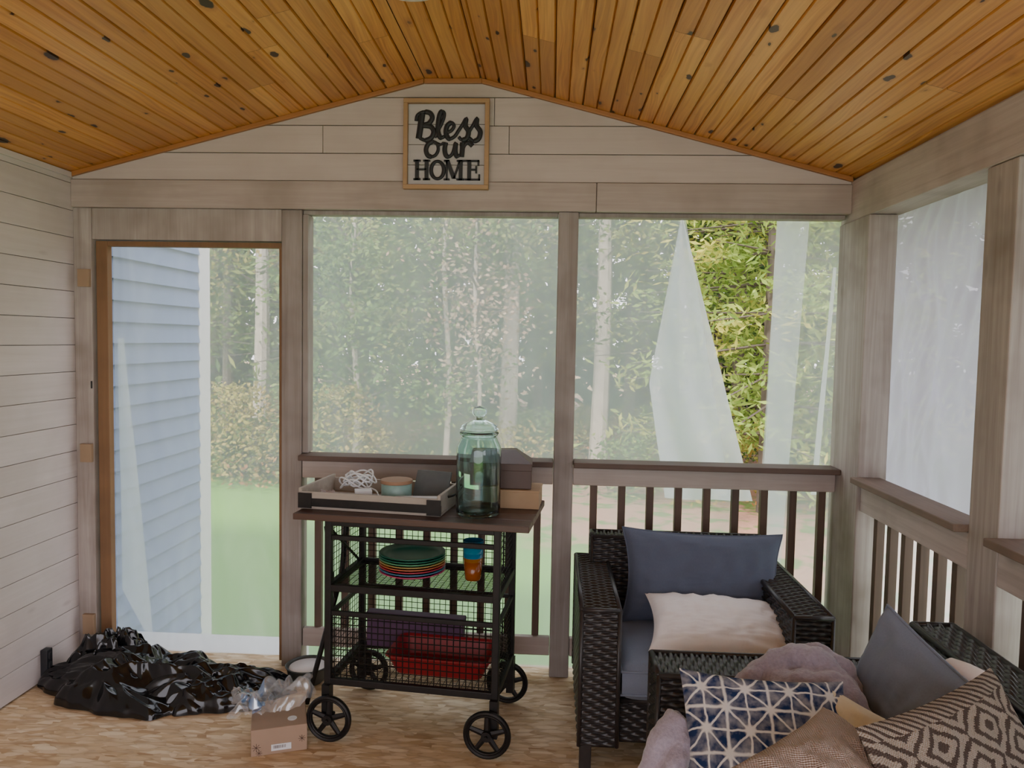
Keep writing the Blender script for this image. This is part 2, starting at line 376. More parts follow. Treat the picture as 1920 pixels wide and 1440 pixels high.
# ------------------------------------------------------------------ SIGN
sign=empty('wall_sign',(-.708,3.528,2.318))
W,Hs=.398,.412
M_frame=painted_wood('honey_frame',(.42,.26,.13),(.28,.16,.07),'X',.4,.5)
M_sb=painted_wood('sign_board',(.50,.465,.47),(.34,.31,.31),'X',.35)
M_blk=plain('black_paint',(.012,.013,.016),.6)
mb=MB(); t=.020
mb.box(0,W,-.028,.006,0,t); mb.box(0,W,-.028,.006,Hs-t,Hs); mb.box(0,t,-.028,.006,t,Hs-t); mb.box(W-t,W,-.028,.006,t,Hs-t)
mb.obj('frame',[M_frame],bevel=.002,parent=sign)
mb=MB()
for i in range(4):
    h=(Hs-2*t)/4; mb.box(t,W-t,-.006,.004,t+i*h+.001,t+(i+1)*h-.001)
mb.obj('backing_boards',[M_sb],bevel=.001,parent=sign)
def S(p): return ((p[0]-758)/160*W,-.012,(357-p[1])/165*Hs)
strokes=[
 ([(792,219),(790,235),(788,250),(786,264)],5.0),
 ([(781,232),(783,222),(793,216),(806,217),(811,226),(805,236),(795,240),(808,242),(814,251),(810,262),(799,267),(788,263)],4.0),
 ([(816,262),(824,246),(832,228),(833,217),(827,216),(823,230),(822,250),(827,262),(834,260)],4.0),
 ([(836,253),(846,250),(852,241),(847,235),(839,241),(837,254),(843,264),(853,260),(860,250)],4.0),
 ([(860,250),(868,238),(874,228),(873,240),(879,251),(876,263),(867,266),(861,261)],4.0),
 ([(877,256),(887,240),(894,228),(894,240),(901,251),(898,264),(889,268),(881,263)],4.0),
 ([(812,269),(804,274),(800,284),(803,294),(811,297),(819,293),(823,283),(820,273),(812,269)],3.8),
 ([(820,273),(827,275),(833,271)],2.8),
 ([(837,271),(835,284),(838,295),(845,296),(851,288),(855,272),(855,287),(858,296),(863,294)],3.8),
 ([(868,271),(868,284),(867,297)],4.0),([(868,285),(873,275),(880,271),(887,277)],3.8)]
mb=MB()
for pts,r in strokes:
    P=[S(p) for p in spline(pts,7)]
    rr=[r*.0025*(1.15 if (P[min(i+1,len(P)-1)][2]<P[max(i-1,0)][2]) else .82) for i in range(len(P))]
    mb.tube(P,rr,8,flat=(1,.7,1))
def bx(x0,x1,y0,y1):
    a=S((x0,y1)); b=S((x1,y0)); mb.box(a[0],b[0],-.017,-.006,a[2],b[2])
def slant(x0,y0,x1,y1,w):
    a=S((x0,y0)); b=S((x1,y1)); w=w*.0025/2
    mb.add([(a[0]-w,-.017,a[2]),(a[0]+w,-.017,a[2]),(b[0]+w,-.017,b[2]),(b[0]-w,-.017,b[2]),(a[0]-w,-.006,a[2]),(a[0]+w,-.006,a[2]),(b[0]+w,-.006,b[2]),(b[0]-w,-.006,b[2])],[(0,1,2,3),(7,6,5,4),(0,4,5,1),(1,5,6,2),(2,6,7,3),(3,7,4,0)])
T0,T1=303,340
for x in (783,801):
    bx(x-3,x+4,T0,T1); bx(x-6,x+7,T0,T0+3); bx(x-6,x+7,T1-3,T1)
bx(783,801,319,322)
mb.tube([S((822+12*math.cos(a),321.5+16*math.sin(a))) for a in np.linspace(0,2*math.pi,32,endpoint=False)],.0092,8,closed=True,flat=(1,.6,.8))
bx(838,841,T0,T1); bx(834,844,T0,T0+3); bx(834,845,T1-3,T1); bx(862,869,T0,T1); bx(858,873,T0,T0+3); bx(858,873,T1-3,T1)
slant(840,T0,853,T1-3,8); slant(864,T0,853,T1-3,3.5)
bx(878,885,T0,T1); bx(874,900,T0,T0+3); bx(874,902,T1-3,T1); bx(885,894,319,322); bx(893,896,314,327); bx(897,900,T0,T0+10); bx(899,902,T1-11,T1)
mb.obj('lettering',[M_blk],parent=sign)
# ------------------------------------------------------------------ ceiling light
M_opal=plain('opal_glass',(.85,.83,.78),.3,var=.02)
mb=MB(); mb.lathe([(.0,-.075),(.05,-.073),(.10,-.06),(.14,-.03),(.15,0),(.15,.0)],(-.485,2.47,2.812)); mb.lathe([(.15,.015),(.16,.015),(.16,-.012),(.148,-.014)],(-.485,2.47,2.812),mat=1)
mb.obj('ceiling_light',[M_opal,M_white],smooth=True)
# ------------------------------------------------------------------ CART
cart=empty('rolling_bar_cart',(-.54,2.885,0),-.11)
a=MB()
hw=.345; dp=.40
def bar(m,x0,x1,y0,y1,z0,z1): m.box(x0,x1,y0,y1,z0,z1)
for sx in (-1,1):
    for y in (.02,dp): bar(a,sx*hw-.014,sx*hw+.014,y-.014,y+.014,.13,.895)
for z0 in (.215,.60,.868):
    bar(a,-hw,hw,.008,.032,z0,z0+.028); bar(a,-hw,hw,dp-.012,dp+.012,z0,z0+.028)
    for sx in (-1,1): bar(a,sx*hw-.012,sx*hw+.012,.02,dp,z0,z0+.028)
for z0 in (.50,.81):
    bar(a,-hw,hw,.012,.028,z0,z0+.02)
bar(a,-hw,hw,dp-.008,dp+.008,.49,.508)
for sx in (-1,1): bar(a,sx*hw-.008,sx*hw+.008,.02,dp,.49,.508)
a.obj('frame',[M_iron],bevel=.003,parent=cart)
a=MB()
a.tube([(-.36,.25,.88),(-.38,.24,.60),(-.535,.23,.01)],.012,6); a.tube([(-.36,.02,.86),(-.40,.22,.5)],.007,6)
a.tube([(-.345,.40,.6),(-.345,.02,.86)],.006,6)
a.obj('brace_leg',[M_iron],parent=cart)
a=MB()
def wmesh(p,u,v,su=.026,sv=.026,r=.0016):
    p,u,v=map(lambda q:np.array(q,float),(p,u,v)); lu=np.linalg.norm(u); lv=np.linalg.norm(v)
    for i in range(int(lu/su)+1):
        q=p+u*(i*su/lu); a.tube([q,q+v],r,4)
    for i in range(int(lv/sv)+1):
        q=p+v*(i*sv/lv); a.tube([q,q+u],r,4)
for sx in (-1,1):
    wmesh((sx*hw,.02,.61),(0,dp-.02,0),(0,0,.26)); wmesh((sx*hw,.02,.23),(0,dp-.02,0),(0,0,.27))
wmesh((-hw,dp,.61),(2*hw,0,0),(0,0,.26)); wmesh((-hw,dp,.23),(2*hw,0,0),(0,0,.27))
wmesh((-hw,.02,.23),(2*hw,0,0),(0,0,.27),r=.0024)
wmesh((-hw,.02,.615),(2*hw,0,0),(0,dp-.02,0),.026,.013); wmesh((-hw,.02,.232),(2*hw,0,0),(0,dp-.02,0),.026,.013)
a.obj('wire_mesh',[M_iron],parent=cart)
a=MB()
def wheel(cx,cy,r=.095):
    ring=lambda R,y:[(cx+R*math.cos(t),y,r+R*math.sin(t)) for t in np.linspace(0,2*math.pi,40,endpoint=False)]
    a.tube(ring(r-.009,cy),.009,8,closed=True,flat=(1,1.4,1)); a.tube(ring(r-.019,cy),.006,8,closed=True,flat=(1,1.6,1))
    a.tube([(cx,cy-.02,r),(cx,cy+.02,r)],.02,16); a.tube([(cx,cy-.03,r),(cx,cy+.05,r)],.007,8)
    for k in range(5):
        t=math.pi/2+k*2*math.pi/5; 
        a.tube([(cx+.012*math.cos(t),cy,r+.012*math.sin(t)),(cx+(r-.02)*math.cos(t),cy,r+(r-.02)*math.sin(t))],[.013,.010],6,flat=(1,.6,1))
for cx,cy in ((-.322,-.03),(.325,-.03),(.325,.43),(-.322,.43)): wheel(cx,cy)
for cx in (-.345,.345):
    a.box(cx-.016,cx+.016,-.012,.03,.07,.22); a.box(cx-.016,cx+.016,dp-.02,dp+.03,.07,.22)
a.obj('wheels',[M_iron],smooth=False,parent=cart)
a=MB(); 
for i in range(5): a.box(-.475,.475,.0+i*.098-.035,.096+i*.098-.035,.896,.922)
a.obj('table_top',[M_darkwood],bevel=.003,parent=cart)
RC=Matrix.Translation((-.54,2.885,0))@Matrix.Rotation(-.11,4,'Z')
def onc(x,y,z): return tuple(RC@Vector((x,y,z)))
def glass(name,c,rough=.02,ior=1.45):
    t=NT(name); t.bsdf(c,rough,Transmission_Weight=1.,IOR=ior); return t.m
M_glass=glass('aqua_glass',(.66,.85,.84))
jx,jy,_=onc(.245,.12,0)
mb=MB()
mb.lathe([(0,.001),(.080,.001),(.088,.008),(.090,.03),(.090,.25),(.088,.275),(.074,.305),(.068,.318),(.076,.322),(.079,.330),(.074,.336),(.064,.334),(.064,.318),(.071,.302),(.084,.272),(.0855,.25),(.0855,.03),(.08,.016),(0,.014)],seg=48)
jar=mb.obj('glass_jar',[M_glass],smooth=True); jar.location=(jx,jy,.923)
mb=MB()
mb.lathe([(0,.338),(.055,.338),(.074,.340),(.078,.346),(.070,.352),(.072,.358),(.055,.368),(.030,.378),(.014,.385),(.012,.392),(.022,.398),(.030,.410),(.028,.424),(.018,.434),(0,.438)],seg=48)
mb.obj('lid',[M_glass],smooth=True,parent=jar)
M_kraft=plain('kraft_card',(.34,.22,.125),.8,var=.08)
M_brown=plain('brown_card',(.06,.026,.018),.5,var=.12)
o=empty('cardboard_box',onc(.36,.33,.923),.05-.11)
mb=MB(); mb.box(-.13,.11,-.08,.10,.0,.075); mb.box(-.132,.112,-.082,.102,.068,.078); mb.obj('carton',[M_kraft],bevel=.002,parent=o)
o=empty('storage_box',onc(.31,.33,1.003),.12-.11)
mb=MB(); mb.box(-.14,.12,-.07,.09,0,.10); mb.box(-.142,.122,-.072,.092,.075,.105); mb.add([(-.142,-.072,.105),(.122,-.072,.105),(.122,.092,.105),(-.142,.092,.105),(-.142,.03,.145),(.05,.03,.15),(.05,.092,.15),(-.142,.092,.145)],[(0,1,5,4),(1,2,6,5),(4,5,6,7),(3,0,4,7),(2,3,7,6)],0); mb.obj('carton',[M_brown],bevel=.002,parent=o)
tray=empty('serving_tray',onc(-.185,.21,.923),-.02-.11)
M_tw=painted_wood('grey_washed_wood',(.40,.35,.30),(.22,.18,.14),'X',.5)
mb=MB(); tw,td=.30,.17
mb.box(-tw,tw,-td,td,0,.012); mb.box(-tw,tw,-td,-td+.013,.012,.07); mb.box(-tw,tw,td-.013,td,.012,.07); mb.box(-tw,-tw+.013,-td,td,.012,.085); mb.box(tw-.013,tw,-td,td,.012,.085)
mb.obj('tray_body',[M_tw],bevel=.002,parent=tray)
mb=MB(); mb.box(-tw+.001,tw+.004,-td-.004,-td-.0005,.012,.045); 
for sx in (-1,1):
    mb.tube(spline([(sx*(tw+.002),-.07,.06),(sx*(tw+.022),-.05,.065),(sx*(tw+.022),.05,.065),(sx*(tw+.002),.07,.06)],5),.005,6)
    mb.box(sx*(tw-.028)-.028,sx*(tw-.028)+.030,-td-.006,-td-.0005,.004,.066)
mb.obj('metal_strap',[M_iron],parent=tray)
def T_(x,y,z): return tuple((RC@Matrix.Translation((-.185,.21,.923))@Matrix.Rotation(-.02,4,'Z'))@Vector((x,y,z)))
M_teal=plain('teal_ceramic',(.20,.32,.29),.4,var=.15,scale=50); M_lid=painted_wood('wood_lid',(.30,.17,.10),(.2,.11,.06),'X',.4)
o=empty('candle_jar',T_(.07,-.03,.013))
mb=MB(); mb.lathe([(0,0),(.058,0),(.063,.005),(.063,.082),(.059,.086),(.05,.086)]); mb.obj('ceramic_cup',[M_teal],smooth=True,parent=o)
mb=MB(); mb.lathe([(0,.086),(.066,.086),(.067,.090),(.066,.100),(0,.102)]); mb.obj('wood_lid',[M_lid],parent=o)
M_slate=plain('slate',(.10,.115,.12),.6,var=.2)
mb=MB(); mb.box(-.08,.08,-.004,.004,0,.13); o=mb.obj('slate_coaster',[M_slate],bevel=.003); o.location=T_(.19,.045,.016); o.rotation_euler=(-.45,0,-.25)
M_wp=plain('white_plastic',(.68,.69,.71),.35,var=.03)
mb=MB()
for k in range(6):
    r=.04+.008*math.sin(k*2.1); ph=k*.8
    P=[(r*1.5*math.cos(t)+.006*k-.02,r*math.sin(t)*.9,.03+.045*math.sin(t*1+ph)**2+.007*k) for t in np.linspace(0,2*math.pi,26,endpoint=False)]
    mb.tube(P,.0038,6,closed=True)
mb.tube(spline([(.03,0,.04),(.08,-.03,.03),(.10,-.06,.01)],5),.0034,6)
o=mb.obj('power_cord',[M_wp],smooth=True); o.location=T_(-.12,.03,.022)
o=empty('power_adapter',T_(-.065,-.06,.013),.3); mb=MB(); mb.box(-.035,.035,-.03,.03,0,.055); mb.box(-.02,.02,-.033,-.03,.012,.03); mb.obj('case',[M_wp],bevel=.009,parent=o)
def crumple(name,mat,cx,cy,z0,rx,ry,hz,seed,nu=70,nv=70,rot=0,a1=.35,a2=.22,a3=.09,fr=(1.6,3.7,8.5),aniso=1.,pw=.7):
    mb=MB(); G=np.zeros((nu,nv,3))
    for i in range(nu):
        for j in range(nv):
            u=-1+2*i/(nu-1); v=-1+2*j/(nv-1)
            x=u*math.sqrt(1-v*v/2); y=v*math.sqrt(1-u*u/2)
            r=min(1,math.hypot(x,y)); an=math.atan2(y,x)
            rad=1+.25*noise.noise(Vector((math.cos(an)*1.7+seed,math.sin(an)*1.7,seed)))+.12*noise.noise(Vector((math.cos(an)*5+seed,math.sin(an)*5,0)))
            e=max(0,1-r**3)**pw
            q=Vector((x*2*aniso+seed,y*2,seed*.7)); q=q+Vector((noise.noise(q*1.3),noise.noise(q*1.3+Vector((7,3,1))),0))*.5
            rd=1-abs(noise.noise(q*fr[0]))*2; rd2=1-abs(noise.noise(q*fr[1]+Vector((5,1,2))))*2; rd3=1-abs(noise.noise(q*fr[2]))*2
            hgt=e*(.45+a1*rd+a2*rd2+a3*rd3)+(1-e)*.02
            G[i,j]=(x*rx*rad+.04*rx*noise.noise(q*4)*e,y*ry*rad+.04*ry*noise.noise(q*4+Vector((9,9,9)))*e,max(.002,hgt*hz))
    mb.grid(G); o=mb.obj(name,[mat],smooth=True); o.location=(cx,cy,z0); o.rotation_euler=(0,0,rot)
    m=o.modifiers.new('s','SUBSURF'); m.levels=1; m.render_levels=1
    return o
M_lint=plain('grey_cloth',(.36,.31,.295),.95,var=.2,scale=90)
crumple('dust_cloth',M_lint,*T_(-.215,-.09,.013)[:2],.937,.065,.05,.055,3.3,40,40)
M_paper=plain('white_paper',(.6,.62,.64),.7,var=.03)
mb=MB(); mb.box(-.09,.09,-.035,.035,0,.003,0); mb.box(-.07,.08,-.03,.02,.003,.006,0); o=mb.obj('paper_stack',[M_paper]); o.location=T_(.18,-.10,.045); o.rotation_euler=(.25,0,.1)
pc=[(.01,.11,.07),(.015,.14,.09),(.10,.32,.16),(.40,.30,.09),(.50,.15,.06),(.42,.04,.07),(.06,.22,.33),(.50,.05,.14)]
o=empty('plate_stack',onc(-.05,.20,.632))
for k,c in enumerate(reversed(pc)):
    mb=MB(); z=k*.0105; mb.lathe([(0,0+z),(.07,z),(.10,.008+z),(.135,.022+z),(.139,.024+z),(.137,.027+z),(.10,.013+z),(.07,.005+z),(0,.005+z)],seg=40)
    mb.obj('plate',[plain('plate_%d'%k,c,.35,var=.03)],smooth=True,parent=o)
o=empty('tumbler_stack',onc(.215,.18,.632))
for k,c in enumerate([(.24,.06,.008),(.26,.10,.012),(.01,.14,.24),(.01,.17,.26),(.01,.12,.22)]):
    mb=MB(); z=(0,.015,.035,.060,.085)[k]; r_=.030+(.0012*k); mb.lathe([(0,z+.003),(r_,z+.003),(r_+.003,z+.008),(r_+.009,z+.082),(r_+.007,z+.082),(r_+.001,z+.012),(0,z+.008)],seg=28)
    mb.obj('tumbler',[plain('tumbler_%d'%k,c,.15,var=.03)],smooth=True,parent=o)
M_red=plain('red_enamel',(.26,.010,.014),.4); M_purple=plain('purple_box',(.085,.035,.085),.6)
o=empty('serving_platter',onc(.09,.20,.247),.0-.11)
mb=MB()
def rr_ring(w,d,r,z,n=8):
    P=[]
    for cx,cy,a0 in ((w-r,d-r,0),(-w+r,d-r,90),(-w+r,-d+r,180),(w-r,-d+r,270)):
        for k in range(n): 
            an=math.radians(a0+90*k/(n-1)); P.append((cx+r*math.cos(an),cy+r*math.sin(an),z))
    return P
rings=[rr_ring(.18,.10,.03,0),rr_ring(.215,.125,.04,.07),rr_ring(.225,.13,.04,.075),rr_ring(.222,.127,.04,.08),rr_ring(.208,.118,.04,.072),rr_ring(.175,.095,.03,.006)]
n=len(rings[0]); vs=[p for r in rings for p in r]; fs=[tuple(range(n))[::-1]]+[(i*n+k,i*n+(k+1)%n,(i+1)*n+(k+1)%n,(i+1)*n+k) for i in range(5) for k in range(n)]+[tuple(5*n+k for k in range(n))]
mb.add(vs,fs); mb.obj('dish',[M_red],smooth=False,parent=o)
o=empty('fabric_bin',onc(-.06,.348,.247),-.11); mb=MB(); mb.box(-.24,.20,-.014,.04,.0,.15); mb.box(-.245,.205,-.018,.044,.13,.155); mb.obj('bin',[M_purple],bevel=.006,parent=o)
# ------------------------------------------------------------------ floor clutter
crumple('garbage_bag',M_bag,-1.86,3.26,0,.45,.24,.17,1.7,130,100,-.12,.45,.16,.035,(1.1,2.6,6),.7,.55)
crumple('garbage_bag',M_bag,-1.47,3.23,0,.33,.17,.12,6.2,110,90,.32,.45,.18,.04,(1.1,2.6,6),.7,.55)
crumple('garbage_bag',M_bag,-2.05,3.39,0,.20,.13,.22,8.8,70,60,.1,.4,.2,.04,(1.2,2.8,6),1.,.5)
o=empty('cardboard_box',(-1.07,2.90,0),.36)
M_box=plain('shipping_carton',(.34,.235,.165),.8,var=.08,scale=12)
mb=MB(); mb.box(-.105,.105,-.12,.12,0,.105)
mb.obj('carton',[M_box],bevel=.003,parent=o)
mb=MB(); mb.box(-.03,.045,-.1225,-.1205,.015,.04,0)
mb.obj('label',[M_wp],parent=o)
mb=MB()
for k in range(12): mb.box(-.022+k*.004,-.0205+k*.004+random.uniform(0,.001),-.1232,-.1224,.024,.036)
for cx,cz,rr in ((-.085,.035,.016),(-.075,.012,.012),(.085,.05,.014)):
    for a_ in range(8):
        t=a_*math.pi/4; mb.tube([(cx,-.1212,cz),(cx+rr*math.cos(t),-.1212,cz+rr*math.sin(t))],.0007,4)
mb.obj('printing',[M_brown],parent=o)
mb=MB(); mb.lathe([(0,.1065),(.018,.1065),(.018,.105)],(.05,-.06,0),24); mb.obj('round_sticker',[M_wp],parent=o)
def pbag():
    t=NT('clear_bag'); co=t.coord(); a=t.n('ShaderNodeBsdfTransparent'); d=t.n('ShaderNodeBsdfDiffuse'); g=t.n('ShaderNodeBsdfGlossy'); g.inputs['Roughness'].default_value=.15
    s=t.sep(co); pr=t.math('MULTIPLY',t.math('LESS_THAN',s[0],-.03),t.math('GREATER_THAN',t.noise(t.mapping(co,(1,1,1)),20.,1),.53)); pr=t.math('MULTIPLY',pr,t.math('GREATER_THAN',s[0],-.12))
    t.put(d.inputs[0],t.mix(pr,(.70,.73,.77),(.05,.22,.50)))
    m=t.n('ShaderNodeMixShader'); m.inputs[0].default_value=.45; t.l(d.outputs[0],m.inputs[1]); t.l(g.outputs[0],m.inputs[2])
    f=t.math('MAXIMUM',t.math('MULTIPLY_ADD',t.noise(co,12.,2),.55,.06),t.math('MULTIPLY',pr,.8)); m2=t.n('ShaderNodeMixShader'); t.l(f,m2.inputs[0]); t.l(a.outputs[0],m2.inputs[1]); t.l(m.outputs[0],m2.inputs[2]); t.l(m2.outputs[0],t.out.inputs[0]); return t.m
M_pbag=pbag()
mb=MB(); nu,nv=90,60; G=np.zeros((nu,nv,3))
for i in range(nu):
    for j in range(nv):
        u=-1+2*i/(nu-1); v=-1+2*j/(nv-1)
        q=Vector((u*1.5,v*1.0,4.2)); w1=noise.noise(q*1.0); w2=abs(noise.noise(q*1.8+Vector((3,1,0)))); w3=abs(noise.noise(q*3.6))
        e=max(0,1-u**6)*max(0,1-v**4)
        hh=.008+.055*(.6+w1)*e+.085*w2*e+.02*w3+.07*abs(u)**3*(.5+w1)
        G[i,j]=(u*.150*(1+.25*noise.noise(Vector((v*2,1,3))))+.02*w1,v*.085*(1+.3*noise.noise(Vector((u*2,5,1))))+.012*w1,hh)
mb.grid(G); o=mb.obj('plastic_bag',[M_pbag],smooth=True); o.location=(-1.12,2.955,.107); o.rotation_euler=(0,0,.42)
mb=MB(); mb.lathe([(0,0),(.07,0),(.088,.02),(.098,.075),(.103,.08),(.098,.083),(.088,.075),(.08,.03),(0,.02)],seg=36); mb.lathe([(0,.072),(.085,.072),(.087,.065)],seg=36,mat=1)
o=mb.obj('citronella_candle',[plain('dark_pot',(.05,.055,.05),.4),M_cream],smooth=True); o.location=(-1.12,3.41,0)
mb=MB(); mb.box(XL+.002,XL+.035,3.26,3.30,.03,.16); mb.box(XL+.01,XL+.04,3.27,3.29,.07,.10); mb.box(XL+.01,XL+.04,3.27,3.29,.115,.145); mb.obj('power_outlet',[M_blk],bevel=.003)
# ------------------------------------------------------------------ WICKER
def weave(mb,O,U,V,row=.017,pitch=.030,amp=.0034,bulge=.0055,mat=0):
    O,U,V=[np.array(q,float) for q in (O,U,V)]; lu=np.linalg.norm(U); lv=np.linalg.norm(V); N=np.cross(U,V); N/=np.linalg.norm(N)
    nr=max(1,round(lv/row)); ns=max(4,round(lu/(pitch/4))); us=np.linspace(0,1,ns+1)
    rows=[]
    for j in range(nr):
        for fv,b in ((.04,-.6),(.3,.8),(.7,.8),(.96,-.6)):
            d=amp*np.cos(math.pi*us*lu/pitch+math.pi*j)*(1 if b>0 else .6)+bulge*b
            rows.append(O+us[:,None]*U+V*((j+fv)/nr)+N*d[:,None])
    G=np.array(rows); mb.grid(G,mat,flip=True)
def wbox(mb,x0,x1,y0,y1,z0,z1,top='x',lean=0):
    L=lean
    weave(mb,(x0,y0,z0),(x1-x0,0,0),(0,L,z1-z0)); weave(mb,(x1,y1,z0),(x0-x1,0,0),(0,L,z1-z0))
    weave(mb,(x1,y0,z0),(0,y1-y0,0),(0,L,z1-z0)); weave(mb,(x0,y1,z0),(0,y0-y1,0),(0,L,z1-z0))
    if top=='x': weave(mb,(x0,y0+L,z1),(x1-x0,0,0),(0,y1-y0,0))
    else: weave(mb,(x1,y0+L,z1),(0,y1-y0,0),(x0-x1,0,0))
    c=[(x0,y0+L,z1),(x1,y0+L,z1),(x1,y1+L,z1),(x0,y1+L,z1)]
    mb.tube([c[0],c[1]],.010,8); mb.tube([c[1],c[2]],.010,8); mb.tube([c[2],c[3]],.010,8); mb.tube([c[3],c[0]],.010,8)
    for p,q in zip(((x0,y0),(x1,y0),(x1,y1),(x0,y1)),c): mb.tube([(p[0],p[1],z0),q],.009,8)
    mb.box(x0+.006,x1-.006,y0+.006,y1-.006,z0-.005,z0+.03)
def rrp2(k=24):
    P=[]
    for (ax,ay),(bx_,by_) in (((-1,-1),(1,-1)),((1,-1),(1,1)),((1,1),(-1,1)),((-1,1),(-1,-1))):
        for t in np.linspace(0,1,k,endpoint=False): P.append((ax+(bx_-ax)*t,ay+(by_-ay)*t))
    return P
def cushion(name,mat,x0,x1,y0,y1,z0,z1,parent=None,dome=.02,n=26,piping=True):
    mb=MB(); cx,cy,cz=(x0+x1)/2,(y0+y1)/2,(z0+z1)/2; w,d,h=(x1-x0)/2,(y1-y0)/2,(z1-z0)/2
    us=np.linspace(-1,1,n)
    for sgn in (1,-1):
        G=np.zeros((n,n,3))
        for i,u in enumerate(us):
            for j,v in enumerate(us):
                e=max(0,(1-abs(u)**6))*max(0,(1-abs(v)**6)); zz=h*(.55+.45*e**.35)+dome*(1-u*u)*(1-v*v)+.004*noise.noise(Vector((u*4,v*4,cz*9)))
                G[i,j]=(cx+w*u*(.985+.015*(e>0)),cy+d*v*(.985+.015*(e>0)),cz+sgn*zz)
        mb.grid(G,flip=(sgn>0))
    for u0,v0,u1,v1 in ((-1,-1,1,-1),(1,-1,1,1),(1,1,-1,1),(-1,1,-1,-1)):
        G=np.zeros((n,5,3))
        for i in range(n):
            t=i/(n-1); u=u0+(u1-u0)*t; v=v0+(v1-v0)*t
            for j in range(5):
                q=-1+j*.5; bl=1+.012*(1-q*q)/max(w,.1)
                G[i,j]=(cx+w*u*.985*(bl if abs(u)==1 and u0==u1 else 1),cy+d*v*.985*(bl if v0==v1 else 1),cz+q*h*.55)
        mb.grid(G)
    if piping:
        for q in (1,-1): mb.tube([(cx+w*.99*a,cy+d*.99*b,cz+q*h*.57) for a,b in rrp2(10)],.005,6,closed=True)
    return mb.obj(name,[mat],smooth=True,parent=parent)
def pillow(name,mat,w,h,t,loc,rot,seed=0,n=44,piping=False,bow=.10,axes=None):
    """pillow lies in local XZ plane, thickness along Y"""
    mb=MB(); us=np.linspace(-1,1,n); uvs=[]
    def P(u,v,s):
        x=u*w/2*(1-bow*(1-v*v)*abs(u)**2); z=v*h/2*(1-bow*(1-u*u)*abs(v)**2)
        e=max(0,(1-u*u)*(1-v*v)); th=t/2*e**.42*(1+.12*noise.noise(Vector((u*1.8+seed,v*1.8,s*2.+seed))))
        edge=1-max(abs(u),abs(v))
        wr=.010*noise.noise(Vector((u*7+seed,v*3,seed)))*min(1,edge*5)+.009*abs(noise.noise(Vector((u*3,v*9+seed,2))))*min(1,edge*6)
        cr=(abs(u)*abs(v))**2; wr+=.006*cr*math.sin(14*(abs(u)-abs(v)))*min(1,edge*12)
        return (x,s*(th+wr),z)
    for s in (-1,1):
        G=np.array([[P(u,v,s) for v in us] for u in us]); mb.grid(G,flip=(s>0))
        uvs+= [((u*w+w)/2,(v*h+h)/2) for u in us for v in us]
    if piping:
        k0=mb.n
        mb.tube([P(u,v,0) for u,v in rrp2()],.0045,6,closed=True); uvs+=[(0,0)]*(mb.n-k0)
    o=mb.obj(name,[mat],smooth=True,uv=uvs)
    if axes:
        ex=Vector(axes[0]).normalized(); ez=Vector(axes[1]); ez=(ez-ex*ez.dot(ex)).normalized(); ey=ez.cross(ex)
        M=Matrix((ex,ey,ez)).transposed(); o.rotation_euler=M.to_euler()
    else: o.rotation_euler=rot
    o.location=loc; return o
ch=empty('wicker_armchair')
mb=MB()
wbox(mb,.132,.272,2.745,3.47,.11,.63,'x'); wbox(mb,.905,1.045,2.745,3.47,.11,.63,'x')
wbox(mb,.20,.97,3.30,3.40,.11,.745,'y',lean=.07)
wbox(mb,.272,.905,2.79,2.84,.11,.27,'x')
mb.obj('woven_frame',[M_wick],smooth=True,parent=ch)
mb=MB()
for x,y in ((.157,2.77),(1.02,2.77),(.157,3.44),(1.02,3.44)): mb.box(x-.022,x+.022,y-.022,y+.022,0,.12)
mb.obj('legs',[M_wick],bevel=.003,parent=ch)
cushion('seat_cushion',M_blue2,.282,.895,2.75,3.31,.275,.43,ch)
mb=MB(); mb.box(.27,.9,2.84,3.3,.24,.272); mb.obj('seat_base',[M_wick],parent=ch)
pillow('back_cushion',M_blue,.69,.40,.19,(.665,3.225,.615),(-.22,.02,.0),2,piping=True,bow=.10).parent=ch
pillow('throw_pillow',M_cream,.58,.35,.15,(.69,2.955,.505),(-1.25,.03,-.06),5,bow=.10).parent=ch
ls=empty('wicker_loveseat')
mb=MB()
wbox(mb,.345,1.25,2.25,2.42,.11,.615,'y'); wbox(mb,.345,1.25,.75,.90,.11,.615,'y')
mb.obj('woven_arms',[M_wick],smooth=True,parent=ls)
mb=MB(); wbox(mb,1.15,1.275,.75,2.38,.11,.755,'y'); wbox(mb,.38,.43,.9,2.25,.11,.28,'x'); mb.obj('woven_back',[M_wick],smooth=True,parent=ls)
mb=MB()
for x,y in ((.37,2.40),(1.2,2.40),(.37,.78),(1.2,.78)): mb.box(x-.022,x+.022,y-.022,y+.022,0,.12)
mb.box(.4,1.1,.9,2.25,.24,.28)
mb.obj('legs',[M_wick],bevel=.003,parent=ls)
cushion('seat_cushion',M_blue2,.365,1.13,.91,1.575,.285,.44,ls); cushion('seat_cushion',M_blue2,.365,1.13,1.58,2.24,.285,.44,ls)
pillow('back_cushion',M_blue2,.58,.46,.17,(.985,1.98,.595),None,8,piping=True,bow=.06,axes=((.14,-.9,-.16),(.26,-.1,.9))).parent=ls
